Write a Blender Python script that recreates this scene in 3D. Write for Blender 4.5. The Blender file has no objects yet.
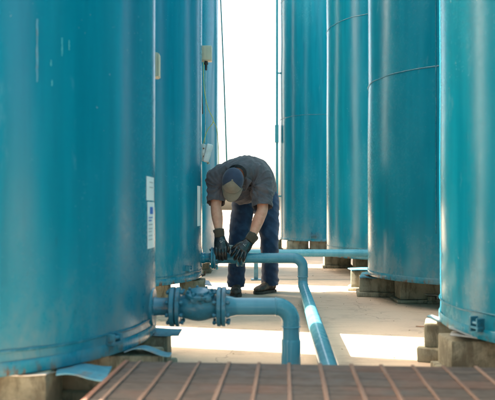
import bpy, bmesh, math, random
from mathutils import Vector, Matrix, noise
R = random.Random(7)
SC = bpy.context.scene
COL = SC.collection
PI = math.pi
rad = math.radians
F = 600.0            # focal length in photo pixels
CAM_H = 0.82


def P(x, y, D):
    """photo pixel at distance D in front of the camera -> point"""
    return Vector(((x - 247.5) * D / F, D, CAM_H - (y - 210.0) * D / F))


# ------------------------------------------------------------ materials
def new_mat(name):
    m = bpy.data.materials.new(name)
    m.use_nodes = True
    nt = m.node_tree
    return m, nt, nt.nodes['Principled BSDF']


class NT:
    def __init__(s, nt):
        s.nt = nt
        s.tc = nt.nodes.new('ShaderNodeTexCoord')

    def n(s, t, **kw):
        o = s.nt.nodes.new(t)
        for k, v in kw.items():
            setattr(o, k, v)
        return o

    def link(s, a, b):
        s.nt.links.new(a, b)

    def setin(s, sock, v):
        if hasattr(v, 'is_output'):
            s.link(v, sock)
        else:
            sock.default_value = v

    def mapping(s, scale=(1, 1, 1), loc=(0, 0, 0), src='Object'):
        m = s.n('ShaderNodeMapping')
        s.link(s.tc.outputs[src], m.inputs[0])
        m.inputs['Scale'].default_value = scale
        m.inputs['Location'].default_value = loc
        return m.outputs[0]

    def noise(s, vec, scale, detail=4, rough=.55, dist=0.0):
        m = s.n('ShaderNodeTexNoise')
        s.link(vec, m.inputs['Vector'])
        m.inputs['Scale'].default_value = scale
        m.inputs['Detail'].default_value = detail
        m.inputs['Roughness'].default_value = rough
        m.inputs['Distortion'].default_value = dist
        return m.outputs['Fac']

    def ramp(s, fac, a, b, va=0.0, vb=1.0):
        m = s.n('ShaderNodeMapRange', interpolation_type='SMOOTHSTEP')
        s.setin(m.inputs[0], fac)
        m.inputs[1].default_value = a
        m.inputs[2].default_value = b
        m.inputs[3].default_value = va
        m.inputs[4].default_value = vb
        return m.outputs[0]

    def math(s, op, a, b=0.0):
        m = s.n('ShaderNodeMath', operation=op)
        s.setin(m.inputs[0], a)
        s.setin(m.inputs[1], b)
        return m.outputs[0]

    def mix(s, fac, a, b):
        m = s.n('ShaderNodeMix', data_type='RGBA')
        s.setin(m.inputs[0], fac)
        s.setin(m.inputs[6], a if hasattr(a, 'is_output') else (*a, 1))
        s.setin(m.inputs[7], b if hasattr(b, 'is_output') else (*b, 1))
        return m.outputs[2]

    def sep(s, src='Object'):
        m = s.n('ShaderNodeSeparateXYZ')
        s.link(s.tc.outputs[src], m.inputs[0])
        return m.outputs

    def bump(s, h, strength, dist, prev=None):
        m = s.n('ShaderNodeBump')
        m.inputs['Strength'].default_value = strength
        m.inputs['Distance'].default_value = dist
        s.link(h, m.inputs['Height'])
        if prev is not None:
            s.link(prev, m.inputs['Normal'])
        return m.outputs[0]


def mat_tank(name, c1, c2, dust=0.5):
    m, nt, b = new_mat(name)
    N = NT(nt)
    info = N.n('ShaderNodeObjectInfo')
    off = N.n('ShaderNodeVectorMath', operation='SCALE')
    comb = N.n('ShaderNodeCombineXYZ')
    for i in range(3):
        N.link(info.outputs['Random'], comb.inputs[i])
    N.link(comb.outputs[0], off.inputs[0])
    off.inputs['Scale'].default_value = 37.0
    add = N.n('ShaderNodeVectorMath', operation='ADD')
    N.link(N.tc.outputs['Object'], add.inputs[0])
    N.link(off.outputs[0], add.inputs[1])

    def mp(scale):
        q = N.n('ShaderNodeMapping')
        N.link(add.outputs[0], q.inputs[0])
        q.inputs['Scale'].default_value = scale
        return q.outputs[0]
    streak = N.noise(mp((1, 1, .06)), 14, 5)
    big = N.noise(mp((1, 1, .5)), 1.6, 3)
    fine = N.noise(mp((1, 1, 1)), 38, 6, .65)
    chip = N.noise(mp((1, 1, .7)), 70, 3, .5)
    chip2 = N.noise(mp((1, 1, .6)), 3.2, 4)
    z = N.sep()[2]
    col = N.mix(N.ramp(streak, .3, .7), c1, c2)
    col = N.mix(N.math('MULTIPLY', N.ramp(big, .45, .75), .22), col, (.05, .27, .33))
    # chalky scuffs
    sc = N.math('MULTIPLY', N.ramp(N.noise(mp((1, 1, .25)), 9, 6, .7), .6, .75), .22)
    col = N.mix(sc, col, (.16, .36, .41))
    # flaked specks, clustered
    ch = N.math('MULTIPLY', N.ramp(chip, .70, .74), N.ramp(chip2, .52, .66))
    col = N.mix(N.math('MULTIPLY', ch, .6), col, (.42, .52, .53))
    # grime, rust and pale dust splashed low on the shell (stains on the paint)
    low = N.ramp(z, .0, .55, 1.0, 0.0)
    d = N.math('MULTIPLY', N.math('MULTIPLY', low, N.ramp(N.noise(mp((1, 1, .5)), 7, 6, .7), .38, .72)), dust)
    col = N.mix(d, col, (.33, .29, .23))
    rl = N.ramp(z, -.012, .045, 1.0, 0.0)
    rr = N.math('MULTIPLY', rl, N.ramp(N.noise(mp((1, 1, .4)), 22, 6, .75), .5, .62))
    col = N.mix(rr, col, (.12, .06, .03))
    col = N.mix(N.math('MULTIPLY', N.ramp(N.noise(mp((1, 1, .12)), 26, 5, .7), .62, .72), N.ramp(z, .0, .9, .55, 0.0)), col, (.02, .075, .095))
    N.link(col, b.inputs['Base Color'])
    ro = N.math('ADD', N.ramp(fine, .3, .75, .0, .08), N.ramp(big, .35, .7, .17, .24))
    ro = N.math('ADD', ro, N.math('MULTIPLY', d, .5))
    N.link(ro, b.inputs['Roughness'])
    b.inputs['Specular IOR Level'].default_value = .30
    n1 = N.bump(N.noise(mp((1, 1, 1)), 160, 3, .5), .06, .002)
    n2 = N.bump(N.noise(mp((1, 1, .7)), 5, 3, .5), .06, .03, n1)
    n3 = N.bump(ch, .5, .002, n2)
    N.link(n3, b.inputs['Normal'])
    return m


def mat_simple(name, c1, c2, scale=8, rough=.6, bump=.1, bscale=40, metallic=0, stretch=(1, 1, 1), stain=None, stain_amt=.5, stain_scale=5, coat=0, bdist=.004):
    m, nt, b = new_mat(name)
    N = NT(nt)
    v = N.mapping(stretch)
    col = N.mix(N.ramp(N.noise(v, scale, 6, .6), .3, .7), c1, c2)
    if stain:
        f = N.math('MULTIPLY', N.ramp(N.noise(v, stain_scale, 6, .7, .3), .5, .68), stain_amt)
        col = N.mix(f, col, stain)
    N.link(col, b.inputs['Base Color'])
    N.link(N.ramp(N.noise(v, scale * 2.3, 4), .3, .7, max(.05, rough - .1), min(1, rough + .1)), b.inputs['Roughness'])
    b.inputs['Metallic'].default_value = metallic
    b.inputs['Coat Weight'].default_value = coat
    if bump:
        N.link(N.bump(N.noise(v, bscale, 5, .6), bump, bdist), b.inputs['Normal'])
    return m


def mat_ground():
    m, nt, b = new_mat('worn_concrete')
    N = NT(nt)
    v = N.mapping()
    big = N.noise(v, .8, 6, .6, .3)
    mid = N.noise(v, 4.5, 7, .65, .2)
    fine = N.noise(v, 60, 6, .7)
    col = N.mix(N.ramp(big, .3, .7), (.57, .425, .305), (.50, .37, .268))
    col = N.mix(N.math('MULTIPLY', N.ramp(mid, .5, .72), .5), col, (.30, .225, .16))
    col = N.mix(N.math('MULTIPLY', N.ramp(fine, .52, .75), .4), col, (.26, .20, .15))
    # water marks running across
    wm = N.noise(N.mapping((.5, 3.0, 1)), 2.6, 6, .65, .6)
    col = N.mix(N.math('MULTIPLY', N.ramp(wm, .50, .66), .3), col, (.27, .20, .145))
    rust = N.noise(N.mapping((1, 1, 1), (5, 2, 0)), 1.7, 5, .6)
    col = N.mix(N.math('MULTIPLY', N.ramp(rust, .6, .78), .4), col, (.33, .19, .10))
    # expansion joints across the yard
    y = N.sep()[1]
    wob = N.math('MULTIPLY', N.math('SUBTRACT', N.noise(v, 3, 3), .5), .03)
    yy = N.math('ADD', y, wob)
    joint = None
    for pos in (7.45, 9.9, 12.4, 0.4, -2.2, 15, 17.5):
        d = N.math('ABSOLUTE', N.math('SUBTRACT', yy, pos))
        j = N.ramp(d, .006, .014, 1.0, 0.0)
        joint = j if joint is None else N.math('MAXIMUM', joint, j)
    col = N.mix(N.math('MULTIPLY', joint, .75), col, (.10, .075, .055))
    vor = N.n('ShaderNodeTexVoronoi', feature='DISTANCE_TO_EDGE')
    wv = N.n('ShaderNodeVectorMath', operation='ADD')
    nz = N.n('ShaderNodeTexNoise')
    N.link(v, nz.inputs['Vector'])
    nz.inputs['Scale'].default_value = 5
    nz.inputs['Detail'].default_value = 6
    scl = N.n('ShaderNodeVectorMath', operation='SCALE')
    N.link(nz.outputs['Color'], scl.inputs[0])
    scl.inputs['Scale'].default_value = .35
    N.link(v, wv.inputs[0])
    N.link(scl.outputs[0], wv.inputs[1])
    N.link(wv.outputs[0], vor.inputs['Vector'])
    vor.inputs['Scale'].default_value = .75
    crack = N.math('MULTIPLY', N.ramp(vor.outputs['Distance'], .001, .006, 1.0, 0.0), N.ramp(N.noise(v, 1.1, 3), .45, .55))
    col = N.mix(N.math('MULTIPLY', crack, .4), col, (.12, .085, .06))
    N.link(col, b.inputs['Base Color'])
    b.inputs['Roughness'].default_value = .82
    n1 = N.bump(fine, .25, .004)
    n2 = N.bump(mid, .2, .01, n1)
    N.link(n2, b.inputs['Normal'])
    return m


def mat_pier():
    m, nt, b = new_mat('weathered_pier_concrete')
    N = NT(nt)
    v = N.mapping()
    col = N.mix(N.ramp(N.noise(v, 7, 6, .65), .3, .7), (.32, .29, .205), (.20, .18, .122))
    drip = N.noise(N.mapping((1, 1, .25)), 16, 6, .7)
    col = N.mix(N.math('MULTIPLY', N.ramp(drip, .46, .64), .8), col, (.10, .082, .05))
    col = N.mix(N.math('MULTIPLY', N.ramp(N.noise(v, 11, 5, .6), .6, .75), .5), col, (.22, .13, .07))
    col = N.mix(N.math('MULTIPLY', N.ramp(N.noise(v, 45, 5, .7), .6, .7), .4), col, (.40, .37, .29))
    col = N.mix(N.math('MULTIPLY', N.ramp(N.noise(v, 4.5, 6, .7, .5), .48, .62), .6), col, (.085, .075, .05))
    N.link(col, b.inputs['Base Color'])
    b.inputs['Roughness'].default_value = .9
    N.link(N.bump(N.noise(v, 40, 6, .7), .5, .006), b.inputs['Normal'])
    return m


def mat_cloth(name, c1, c2, weave=900, rough=.85, fold=.0, worn=None):
    m, nt, b = new_mat(name)
    N = NT(nt)
    v = N.mapping()
    col = N.mix(N.ramp(N.noise(v, 14, 6, .65), .3, .7), c1, c2)
    if worn:
        col = N.mix(N.math('MULTIPLY', N.ramp(N.noise(v, 9, 4, .6), .5, .7), .6), col, worn)
    N.link(col, b.inputs['Base Color'])
    b.inputs['Roughness'].default_value = rough
    b.inputs['Sheen Weight'].default_value = .15
    n1 = N.bump(N.noise(v, 320, 2), .25, .001)
    n2 = N.bump(N.noise(N.mapping((1, 1, .5)), 16, 4, .5, .8), .22, .012, n1)
    N.link(n2, b.inputs['Normal'])
    return m


def mat_board():
    m, nt, b = new_mat('dark_weathered_wood')
    N = NT(nt)
    info = N.n('ShaderNodeObjectInfo')
    rnd = info.outputs['Random']
    add = N.n('ShaderNodeVectorMath', operation='ADD')
    cmb = N.n('ShaderNodeCombineXYZ')
    N.link(N.math('MULTIPLY', rnd, 31.0), cmb.inputs[0])
    N.link(N.tc.outputs['Object'], add.inputs[0])
    N.link(cmb.outputs[0], add.inputs[1])

    def mp(sc):
        q = N.n('ShaderNodeMapping')
        N.link(add.outputs[0], q.inputs[0])
        q.inputs['Scale'].default_value = sc
        return q.outputs[0]
    grain = N.noise(mp((.8, 30, 10)), 6, 6, .65, .4)
    blot = N.noise(mp((1, 1.6, 1)), 7, 6, .65)
    a = N.mix(rnd, (.030, .023, .020), (.058, .043, .034))
    col = N.mix(N.ramp(grain, .35, .68), a, (.090, .066, .051))
    col = N.mix(N.math('MULTIPLY', N.ramp(blot, .5, .68), .6), col, (.030, .024, .021))
    col = N.mix(N.math('MULTIPLY', N.ramp(N.noise(mp((1, 1, 1)), 42, 5, .7), .62, .74), .5), col, (.20, .15, .12))
    col = N.mix(N.math('MULTIPLY', N.ramp(N.noise(mp((1, 1, 1)), 3, 3), .5, .65), .35), col, (.14, .06, .035))
    N.link(col, b.inputs['Base Color'])
    N.link(N.ramp(blot, .3, .7, .5, .8), b.inputs['Roughness'])
    N.link(N.bump(grain, .5, .004), b.inputs['Normal'])
    return m


M = {}
M['tank'] = mat_tank('teal_tank_paint', (.0005, .151, .222), (.002, .183, .262), .32)
M['tank_far'] = M['tank']
M['pipe'] = mat_tank('teal_pipe_paint', (.065, .235, .310), (.10, .285, .362), .0)
M['valve'] = mat_simple('worn_teal_valve_paint', (.014, .13, .19), (.04, .20, .275), 18, .42, .3, 60, stain=(.055, .05, .042), stain_amt=.75, stain_scale=17, coat=.2)
M['weld'] = mat_simple('weld_bead_paint', (.002, .115, .17), (.006, .15, .215), 40, .35, .5, 90, stain=(.16, .28, .32), stain_amt=.35, stain_scale=20)
M['ground'] = mat_ground()
M['pier'] = mat_pier()
M['sheet'] = mat_simple('pale_painted_sheet_steel', (.05, .22, .31), (.11, .30, .38), 14, .42, .25, 40, stain=(.22, .12, .07), stain_amt=.7, stain_scale=9)
M['galv'] = mat_simple('dull_galvanised_steel', (.42, .42, .40), (.55, .55, .53), 14, .45, .2, 60, metallic=.5, stain=(.2, .12, .07), stain_amt=.6, stain_scale=12)
M['rust'] = mat_simple('rusty_steel', (.16, .07, .03), (.08, .045, .025), 25, .85, .5, 60)
M['board'] = mat_board()
M['batten'] = mat_simple('reddish_worn_wood', (.205, .130, .094), (.13, .075, .052), 14, .7, .4, 50, stretch=(2, .2, 1), stain=(.16, .08, .05), stain_amt=.5, stain_scale=8)
M['edge'] = mat_simple('red_brown_wood', (.24, .105, .065), (.16, .075, .05), 14, .7, .4, 50, stretch=(2, .2, 1))
M['beige'] = mat_simple('beige_box_plastic', (.50, .45, .33), (.44, .39, .28), 12, .5, .05)
M['white'] = mat_simple('off_white_enamel', (.74, .74, .72), (.64, .64, .62), 12, .45, .05, stain=(.45, .38, .3), stain_amt=.4, stain_scale=10)
M['paper'] = mat_simple('white_label_film', (.80, .80, .78), (.74, .74, .73), 20, .4, 0)
M['blueink'] = mat_simple('blue_label_print', (.03, .12, .42), (.04, .15, .48), 20, .4, 0)
M['greyink'] = mat_simple('grey_label_print', (.32, .33, .34), (.40, .41, .42), 20, .5, 0)
M['black'] = mat_simple('black_rubber', (.018, .018, .018), (.03, .03, .03), 20, .55, .1)
M['yellow'] = mat_simple('yellow_green_cable_sheath', (.52, .50, .14), (.44, .45, .12), 20, .5, 0)
M['green'] = mat_simple('green_cable_sheath', (.02, .15, .13), (.03, .18, .16), 20, .5, 0)
M['conduit'] = mat_simple('teal_conduit_paint', (.05, .34, .38), (.08, .38, .42), 20, .45, 0)
M['skin'] = mat_simple('sunburnt_skin', (.60, .32, .22), (.53, .25, .17), 22, .5, .12, 120, stain=(.42, .16, .10), stain_amt=.5, stain_scale=12, bdist=.002)
M['skin'].node_tree.nodes['Principled BSDF'].inputs['Subsurface Weight'].default_value = .12
M['skin'].node_tree.nodes['Principled BSDF'].inputs['Subsurface Radius'].default_value = (.01, .004, .002)
M['shirt'] = mat_cloth('charcoal_work_shirt', (.056, .052, .060), (.086, .081, .090))
M['jeans'] = mat_cloth('dark_blue_denim', (.006, .020, .054), (.012, .036, .086), worn=(.03, .072, .14))
M['capblue'] = mat_cloth('navy_cap_cloth', (.014, .026, .056), (.019, .034, .070))
M['capgrey'] = mat_cloth('olive_grey_cap_cloth', (.20, .178, .142), (.155, .138, .108))
M['glove'] = mat_simple('black_coated_glove', (.004, .004, .0045), (.011, .011, .012), 30, .36, .5, 120, coat=.2)
M['cuff'] = mat_cloth('olive_brown_cuff_knit', (.07, .05, .03), (.04, .03, .018))
M['boot'] = mat_simple('worn_brown_leather', (.036, .026, .02), (.06, .042, .031), 22, .6, .4, 60, stain=(.18, .14, .10), stain_amt=.4, stain_scale=14)
M['sole'] = mat_simple('dark_rubber_sole', (.025, .022, .02), (.05, .043, .036), 20, .75, .3)
M['hair'] = mat_simple('short_brown_hair', (.10, .055, .03), (.16, .09, .05), 90, .6, .6, 200)
M['eye'] = mat_simple('eye_white', (.7, .68, .65), (.65, .62, .6), 5, .2, 0)
M['lip'] = mat_simple('lip_skin', (.36, .13, .11), (.33, .12, .10), 20, .5, 0)


# ------------------------------------------------------------ object helpers
def link(o, parent=None):
    COL.objects.link(o)
    if parent is not None:
        o.parent = parent
    return o


def tag(o, label=None, cat=None, group=None, kind=None):
    if label:
        o['label'] = label
    if cat:
        o['category'] = cat
    if group:
        o['group'] = group
    if kind:
        o['kind'] = kind
    return o


def thing(name, label, cat, loc=(0, 0, 0), rz=0, group=None):
    o = bpy.data.objects.new(name, None)
    o.empty_display_size = .1
    link(o)
    o.location = loc
    o.rotation_euler = (0, 0, rz)
    return tag(o, label, cat, group)


def obj(name, bm, m, parent=None, smooth=False, loc=None, angle=None):
    """one mesh object; with a parent empty, bm is in WORLD coords unless the parent sits at 0"""
    me = bpy.data.meshes.new(name)
    bm.normal_update()
    bm.to_mesh(me)
    bm.free()
    me.materials.append(m)
    if smooth:
        for p in me.polygons:
            p.use_smooth = True
        if angle:
            me.set_sharp_from_angle(angle=rad(angle))
    o = bpy.data.objects.new(name, me)
    link(o)
    if loc is not None:
        o.location = loc
    if parent is not None:
        o.parent = parent
    return o


def BM():
    return bmesh.new()


def add_box(bm, c, size, rot=None, bevel=0.0, segs=1):
    mtx = Matrix.Translation(Vector(c))
    if rot is not None:
        mtx = mtx @ (rot if isinstance(rot, Matrix) else Matrix.Rotation(rot, 4, 'Z'))
    mtx = mtx @ Matrix.Diagonal((*size, 1))
    r = bmesh.ops.create_cube(bm, size=1, matrix=mtx)
    if bevel:
        vs = set(r['verts'])
        es = [e for e in bm.edges if e.verts[0] in vs and e.verts[1] in vs]
        bmesh.ops.bevel(bm, geom=es, offset=bevel, segments=segs, affect='EDGES', profile=.5)


def frame_for(d):
    d = d.normalized()
    a = Vector((0, 0, 1)) if abs(d.z) < .9 else Vector((1, 0, 0))
    u = d.cross(a).normalized()
    v = d.cross(u).normalized()
    return u, v


def add_tube(bm, pts, radii, seg=16, caps=True):
    pts = [Vector(p) for p in pts]
    n = len(pts)
    if not hasattr(radii, '__len__'):
        radii = [radii] * n
    tang = []
    for i in range(n):
        a = pts[max(0, i - 1)]
        b = pts[min(n - 1, i + 1)]
        tang.append((b - a).normalized())
    u, v = frame_for(tang[0])
    rings = []
    for i in range(n):
        t = tang[i]
        u = (u - t * u.dot(t)).normalized()
        v = t.cross(u)
        rings.append([bm.verts.new(pts[i] + (u * math.cos(2 * PI * k / seg) + v * math.sin(2 * PI * k / seg)) * radii[i]) for k in range(seg)])
    for i in range(n - 1):
        for k in range(seg):
            bm.faces.new((rings[i][k], rings[i][(k + 1) % seg], rings[i + 1][(k + 1) % seg], rings[i + 1][k]))
    if caps:
        bm.faces.new(list(reversed(rings[0])))
        bm.faces.new(rings[-1])


def add_lathe(bm, base, axis, prof, seg=32, caps=True):
    """prof = [(distance along axis, radius)]"""
    base = Vector(base)
    axis = Vector(axis).normalized()
    u, v = frame_for(axis)
    rings = []
    for (d, r) in prof:
        rings.append([bm.verts.new(base + axis * d + (u * math.cos(2 * PI * k / seg) + v * math.sin(2 * PI * k / seg)) * r) for k in range(seg)])
    for i in range(len(rings) - 1):
        for k in range(seg):
            bm.faces.new((rings[i][k], rings[i][(k + 1) % seg], rings[i + 1][(k + 1) % seg], rings[i + 1][k]))
    if caps:
        bm.faces.new(list(reversed(rings[0])))
        bm.faces.new(rings[-1])
    bmesh.ops.recalc_face_normals(bm, faces=bm.faces[:])


def arc(c, a, b, r, n=8):
    """quarter bend: centre c, unit vectors a -> b"""
    c = Vector(c)
    a = Vector(a)
    b = Vector(b)
    return [c + (a * math.cos(t * PI / 2 / n) + b * math.sin(t * PI / 2 / n)) * r for t in range(n + 1)]


# ------------------------------------------------------------ ground
def ground():
    bm = BM()
    S = 900
    xs = [-S, -60, -12, -4, 4, 12, 60, S]
    ys = [-S, -60, -10, 0, 5, 10, 20, 60, S]
    g = [[bm.verts.new((x, y, 0)) for x in xs] for y in ys]
    for j in range(len(ys) - 1):
        for i in range(len(xs) - 1):
            bm.faces.new((g[j][i], g[j][i + 1], g[j + 1][i + 1], g[j + 1][i]))
    tag(obj('concrete_yard', bm, M['ground']), kind='structure')


ground()

# ------------------------------------------------------------ tanks
TB = .23            # tank bottom above the yard
TH = 6.3            # shell height


def hit(C, r, px):
    """angle on the shell of the front point a photo column meets"""
    k = (px - 247.5) / F
    a = 1 + k * k
    b = -2 * (k * C[0] + C[1])
    c = C[0] ** 2 + C[1] ** 2 - r * r
    d = b * b - 4 * a * c
    t = (-b - math.sqrt(max(0, d))) / (2 * a)
    return math.atan2(t - C[1], k * t - C[0]), t


def patch(C0, r, a0, a1, z0, z1, off, nseg=8, jag=0):
    """curved sheet on the shell, in tank local coords"""
    bm = BM()
    rows = []
    nz = 10 if jag else 1
    for j in range(nz + 1):
        z = z0 + (z1 - z0) * j / nz
        row = []
        for i in range(nseg + 1):
            a = a0 + (a1 - a0) * i / nseg
            if jag:
                a += (R.random() - .5) * (a1 - a0) * jag
            row.append(bm.verts.new(((r + off) * math.cos(a), (r + off) * math.sin(a), z)))
        rows.append(row)
    for j in range(nz):
        for i in range(nseg):
            bm.faces.new((rows[j][i], rows[j][i + 1], rows[j + 1][i + 1], rows[j + 1][i]))
    bmesh.ops.recalc_face_normals(bm, faces=bm.faces[:])
    ext = bmesh.ops.extrude_face_region(bm, geom=bm.faces[:])
    for v in ext['geom']:
        if isinstance(v, bmesh.types.BMVert):
            d = Vector((v.co.x, v.co.y, 0)).normalized()
            v.co += d * .0012
    bmesh.ops.recalc_face_normals(bm, faces=bm.faces[:])
    return bm


def tank(C, r, label, seams=(), seed=0, vweld=None, lean=0, TH=TH):
    t = thing('storage_tank', label, 'tank', (C[0], C[1], TB), 0, 'teal storage tanks')
    t.rotation_euler = (0, lean, 0)
    seg, rows = 144, 72
    bm = BM()
    rings = []
    for j in range(rows + 1):
        z = TH * (j / rows) ** 1.15
        ring = []
        for k in range(seg):
            a = 2 * PI * k / seg
            x, y = math.cos(a), math.sin(a)
            d = noise.noise(Vector((x * 2.2 + seed * 9, y * 2.2, z * 1.3))) * .0048
            for sz in seams:
                d -= .003 * math.exp(-((z - sz) / .06) ** 2)
            ring.append(bm.verts.new(((r + d) * x, (r + d) * y, z)))
        rings.append(ring)
    for j in range(rows):
        for k in range(seg):
            bm.faces.new((rings[j][k], rings[j][(k + 1) % seg], rings[j + 1][(k + 1) % seg], rings[j + 1][k]))
    bm.faces.new(list(reversed(rings[0])))
    obj('shell', bm, M['tank'], t, True, angle=60)
    # chime: the thicker strip round the foot
    bm = BM()
    add_lathe(bm, (0, 0, -.012), (0, 0, 1), [(0, r - .05), (0, r + .002), (.006, r + .0045), (.046, r + .004), (.050, r + .0008)], 144, False)
    obj('base_ring', bm, M['tank'], t, True, angle=40)
    bm = BM()
    add_lathe(bm, (0, 0, TH), (0, 0, 1), [(0, r + .03), (.02, r + .03), (.03, r), (.16, r * .3), (.17, .01)], 96)
    obj('roof', bm, M['tank'], t, True, angle=40)
    for i, sz in enumerate(seams):
        bm = BM()
        rr = R
        pts = []
        n = 180
        for k in range(n):
            a = 2 * PI * k / n
            q = r + .0012
            pts.append((q * math.cos(a), q * math.sin(a), sz + noise.noise(Vector((math.cos(a) * 4 + seed, math.sin(a) * 4, sz))) * .012))
        # ring of bead
        prof = []
        for k in range(n):
            c = Vector(pts[k])
            o = Vector((c.x, c.y, 0)).normalized()
            w = .0036 + .0022 * rr.random()
            prof.append([bm.verts.new(c + o * (.0016 + .0014 * rr.random()) * math.cos(b) + Vector((0, 0, w * math.sin(b)))) for b in [i2 * PI / 3 - PI / 2 - PI / 6 + PI / 6 for i2 in range(4)]])
        for k in range(n):
            A, B = prof[k], prof[(k + 1) % n]
            for q in range(3):
                bm.faces.new((A[q], B[q], B[q + 1], A[q + 1]))
        bmesh.ops.recalc_face_normals(bm, faces=bm.faces[:])
        obj('weld_seam', bm, M['weld'], t, True)
    if vweld is not None:
        a0, za, zb = vweld
        bm = BM()
        pts = []
        zz = za
        while zz < zb:
            aa = a0 + noise.noise(Vector((zz * 6, seed, 3))) * .006
            pts.append(((r + .001) * math.cos(aa), (r + .001) * math.sin(aa), zz))
            zz += .03
        add_tube(bm, pts, [.003 + .003 * R.random() for _ in pts], 6)
        obj('weld_seam', bm, M['weld'], t, True)
    return t


C1, R1 = (-1.318, 2.91), .86
C2, R2 = (-1.417, 5.45), 1.0
C3, R3 = (-1.40, 8.02), 1.0
C5, R5 = (1.85, 3.09), .82
C4, R4 = (1.98, 5.55), .85
C6, R6 = (1.92, 8.00), .86
C7, R7 = (1.52, 12.3), .86
T1 = tank(C1, R1, 'big nearest tank filling the left side, with two white labels near its edge', (.075,), 1)
T2 = tank(C2, R2, 'tank behind the left front one, with the pipe the worker grips bolted to it', (.06,), 2)
T3 = tank(C3, R3, 'slim visible strip of tank directly left of the bright sky gap', (), 3)
T5 = tank(C5, R5, 'nearest tank at the right edge of the picture, dusty towards its foot', (.11,), 5)
T4 = tank(C4, R4, 'tank with a wavy weld line high up, second from the right edge', (1.75,), 4, vweld=(hit(C4, R4, 436)[0], .4, 6.0))
T6 = tank(C6, R6, 'tank with pale rear pipe running past its foot, third from the right edge', (.12, 2.97), 6)
T7 = tank(C7, R7, 'farthest tank, just right of the worker and the bright sky gap', (2.42, 4.78), 7)


# added unseen tanks, out of view all round, shaping shade and reflections
tank((-1.68, 12.75), 1.0, 'added tall tank out of sight behind the left row, shading the farthest tank', (), 8, TH=8.6)
tank((-1.64, 10.65), 1.0, 'added tank out of sight behind the third left one, dimming the farthest tank', (), 14)
tank((-3.95, 3.50), .86, 'added hidden tank behind the front left tank, blocking bright reflections', (), 20, TH=5.2)
tank((4.5, 3.1), .86, 'added hidden tank behind the front right tank, blocking bright reflections', (), 30, TH=4.4)
tank((-1.33, .25), .86, 'added tank left of the camera, outside the picture, shaping reflections', (), 9)
tank((1.95, 1.36), .90, 'added tank right of the camera, outside the picture, shaping reflections', (), 10)
tank((-1.34, -2.4), .86, 'added tank behind the camera on the left, outside the picture, shaping reflections', (), 11)
tank((1.87, -2.3), .82, 'added tank behind the camera on the right, outside the picture, shaping reflections', (), 12)


def lug(t, C, r, px, y, w, h, label=None):
    a, D = hit(C, r, px)
    z = CAM_H - (y - 210) * D / F - TB
    bm = BM()
    rot = Matrix.Rotation(a, 4, 'Z')
    c = Vector(((r + .018) * math.cos(a), (r + .018) * math.sin(a), z))
    add_box(bm, c, (.045, w, .012), rot, .002)
    add_box(bm, c + Vector((0, 0, .014)) + rot @ Vector((0, -w * .36, 0)), (.044, .011, h), rot, .002)
    add_box(bm, c + Vector((0, 0, .014)) + rot @ Vector((0, w * .36, 0)), (.044, .011, h * .9), rot, .002)
    add_tube(bm, [c + rot @ Vector((.008, -w * .5, .02)), c + rot @ Vector((.008, w * .5, .02))], .009, 10)
    obj('grounding_lug', bm, M['valve'], t, True, angle=35)


lug(T1, C1, R1, 111, 342, .06, .05)
lug(T5, C5, R5, 480, 327, .06, .07)
lug(T7, C7, R7, 314, 236, .16, .12)
lug(T2, C2, R2, 187, 270, .05, .05)


def sticker(t, C, r, px0, px1, y0, y1, name='label', m='paper', off=.0004):
    a0, D0 = hit(C, r, px0)
    a1, D1 = hit(C, r, px1)
    Dm = (D0 + D1) / 2
    return obj(name, patch(C, r, a0, a1, CAM_H - (y1 - 210) * Dm / F - TB, CAM_H - (y0 - 210) * Dm / F - TB, off), M[m], t)


s1 = sticker(T1, C1, R1, 146.3, 153.6, 177, 200.5)
s2 = sticker(T1, C1, R1, 147.3, 153.9, 202, 248)
s1['label'] = 'plain upper white label'
s2['label'] = 'lower white label with blue emblem and small grey print'
sticker(T1, C1, R1, 149.6, 152.4, 207, 214, 'emblem', 'blueink', .0022)
for yy in (182, 187):
    sticker(T1, C1, R1, 149, 152.5, yy, yy + 1.0, 'printed_line', 'greyink', .0022)
for yy in (217, 220, 224, 228, 231, 235, 239):
    sticker(T1, C1, R1, 148.2, 152.6 - R.random() * 1.5, yy, yy + 1.1, 'printed_line', 'greyink' if yy not in (217, 220) else 'blueink', .0022)
s3 = sticker(T2, C2, R2, 197.3, 200.3, 186, 226)
s3['label'] = 'narrow white label near the tank edge'
# long pale gouge and paint scuffs on the front of the nearest tank
a, D = hit(C1, R1, 37)
obj('paint_scratch', patch(C1, R1, a - .0035, a + .0035, CAM_H + (210 - 82) * D / F - TB, CAM_H + (210 - 19) * D / F - TB, .0003, 2, .5), M['sheet'], T1)
for (px, y0, y1) in ((62, 38, 56), (69, 40, 50), (51, 60, 66), (52, 80, 86)):
    a, D = hit(C1, R1, px)
    o = obj('paint_scratch', patch(C1, R1, a - .002, a + .002, CAM_H + (210 - y1) * D / F - TB, CAM_H + (210 - y0) * D / F - TB, .0002, 2, .8), M['conduit'], T1)


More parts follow.
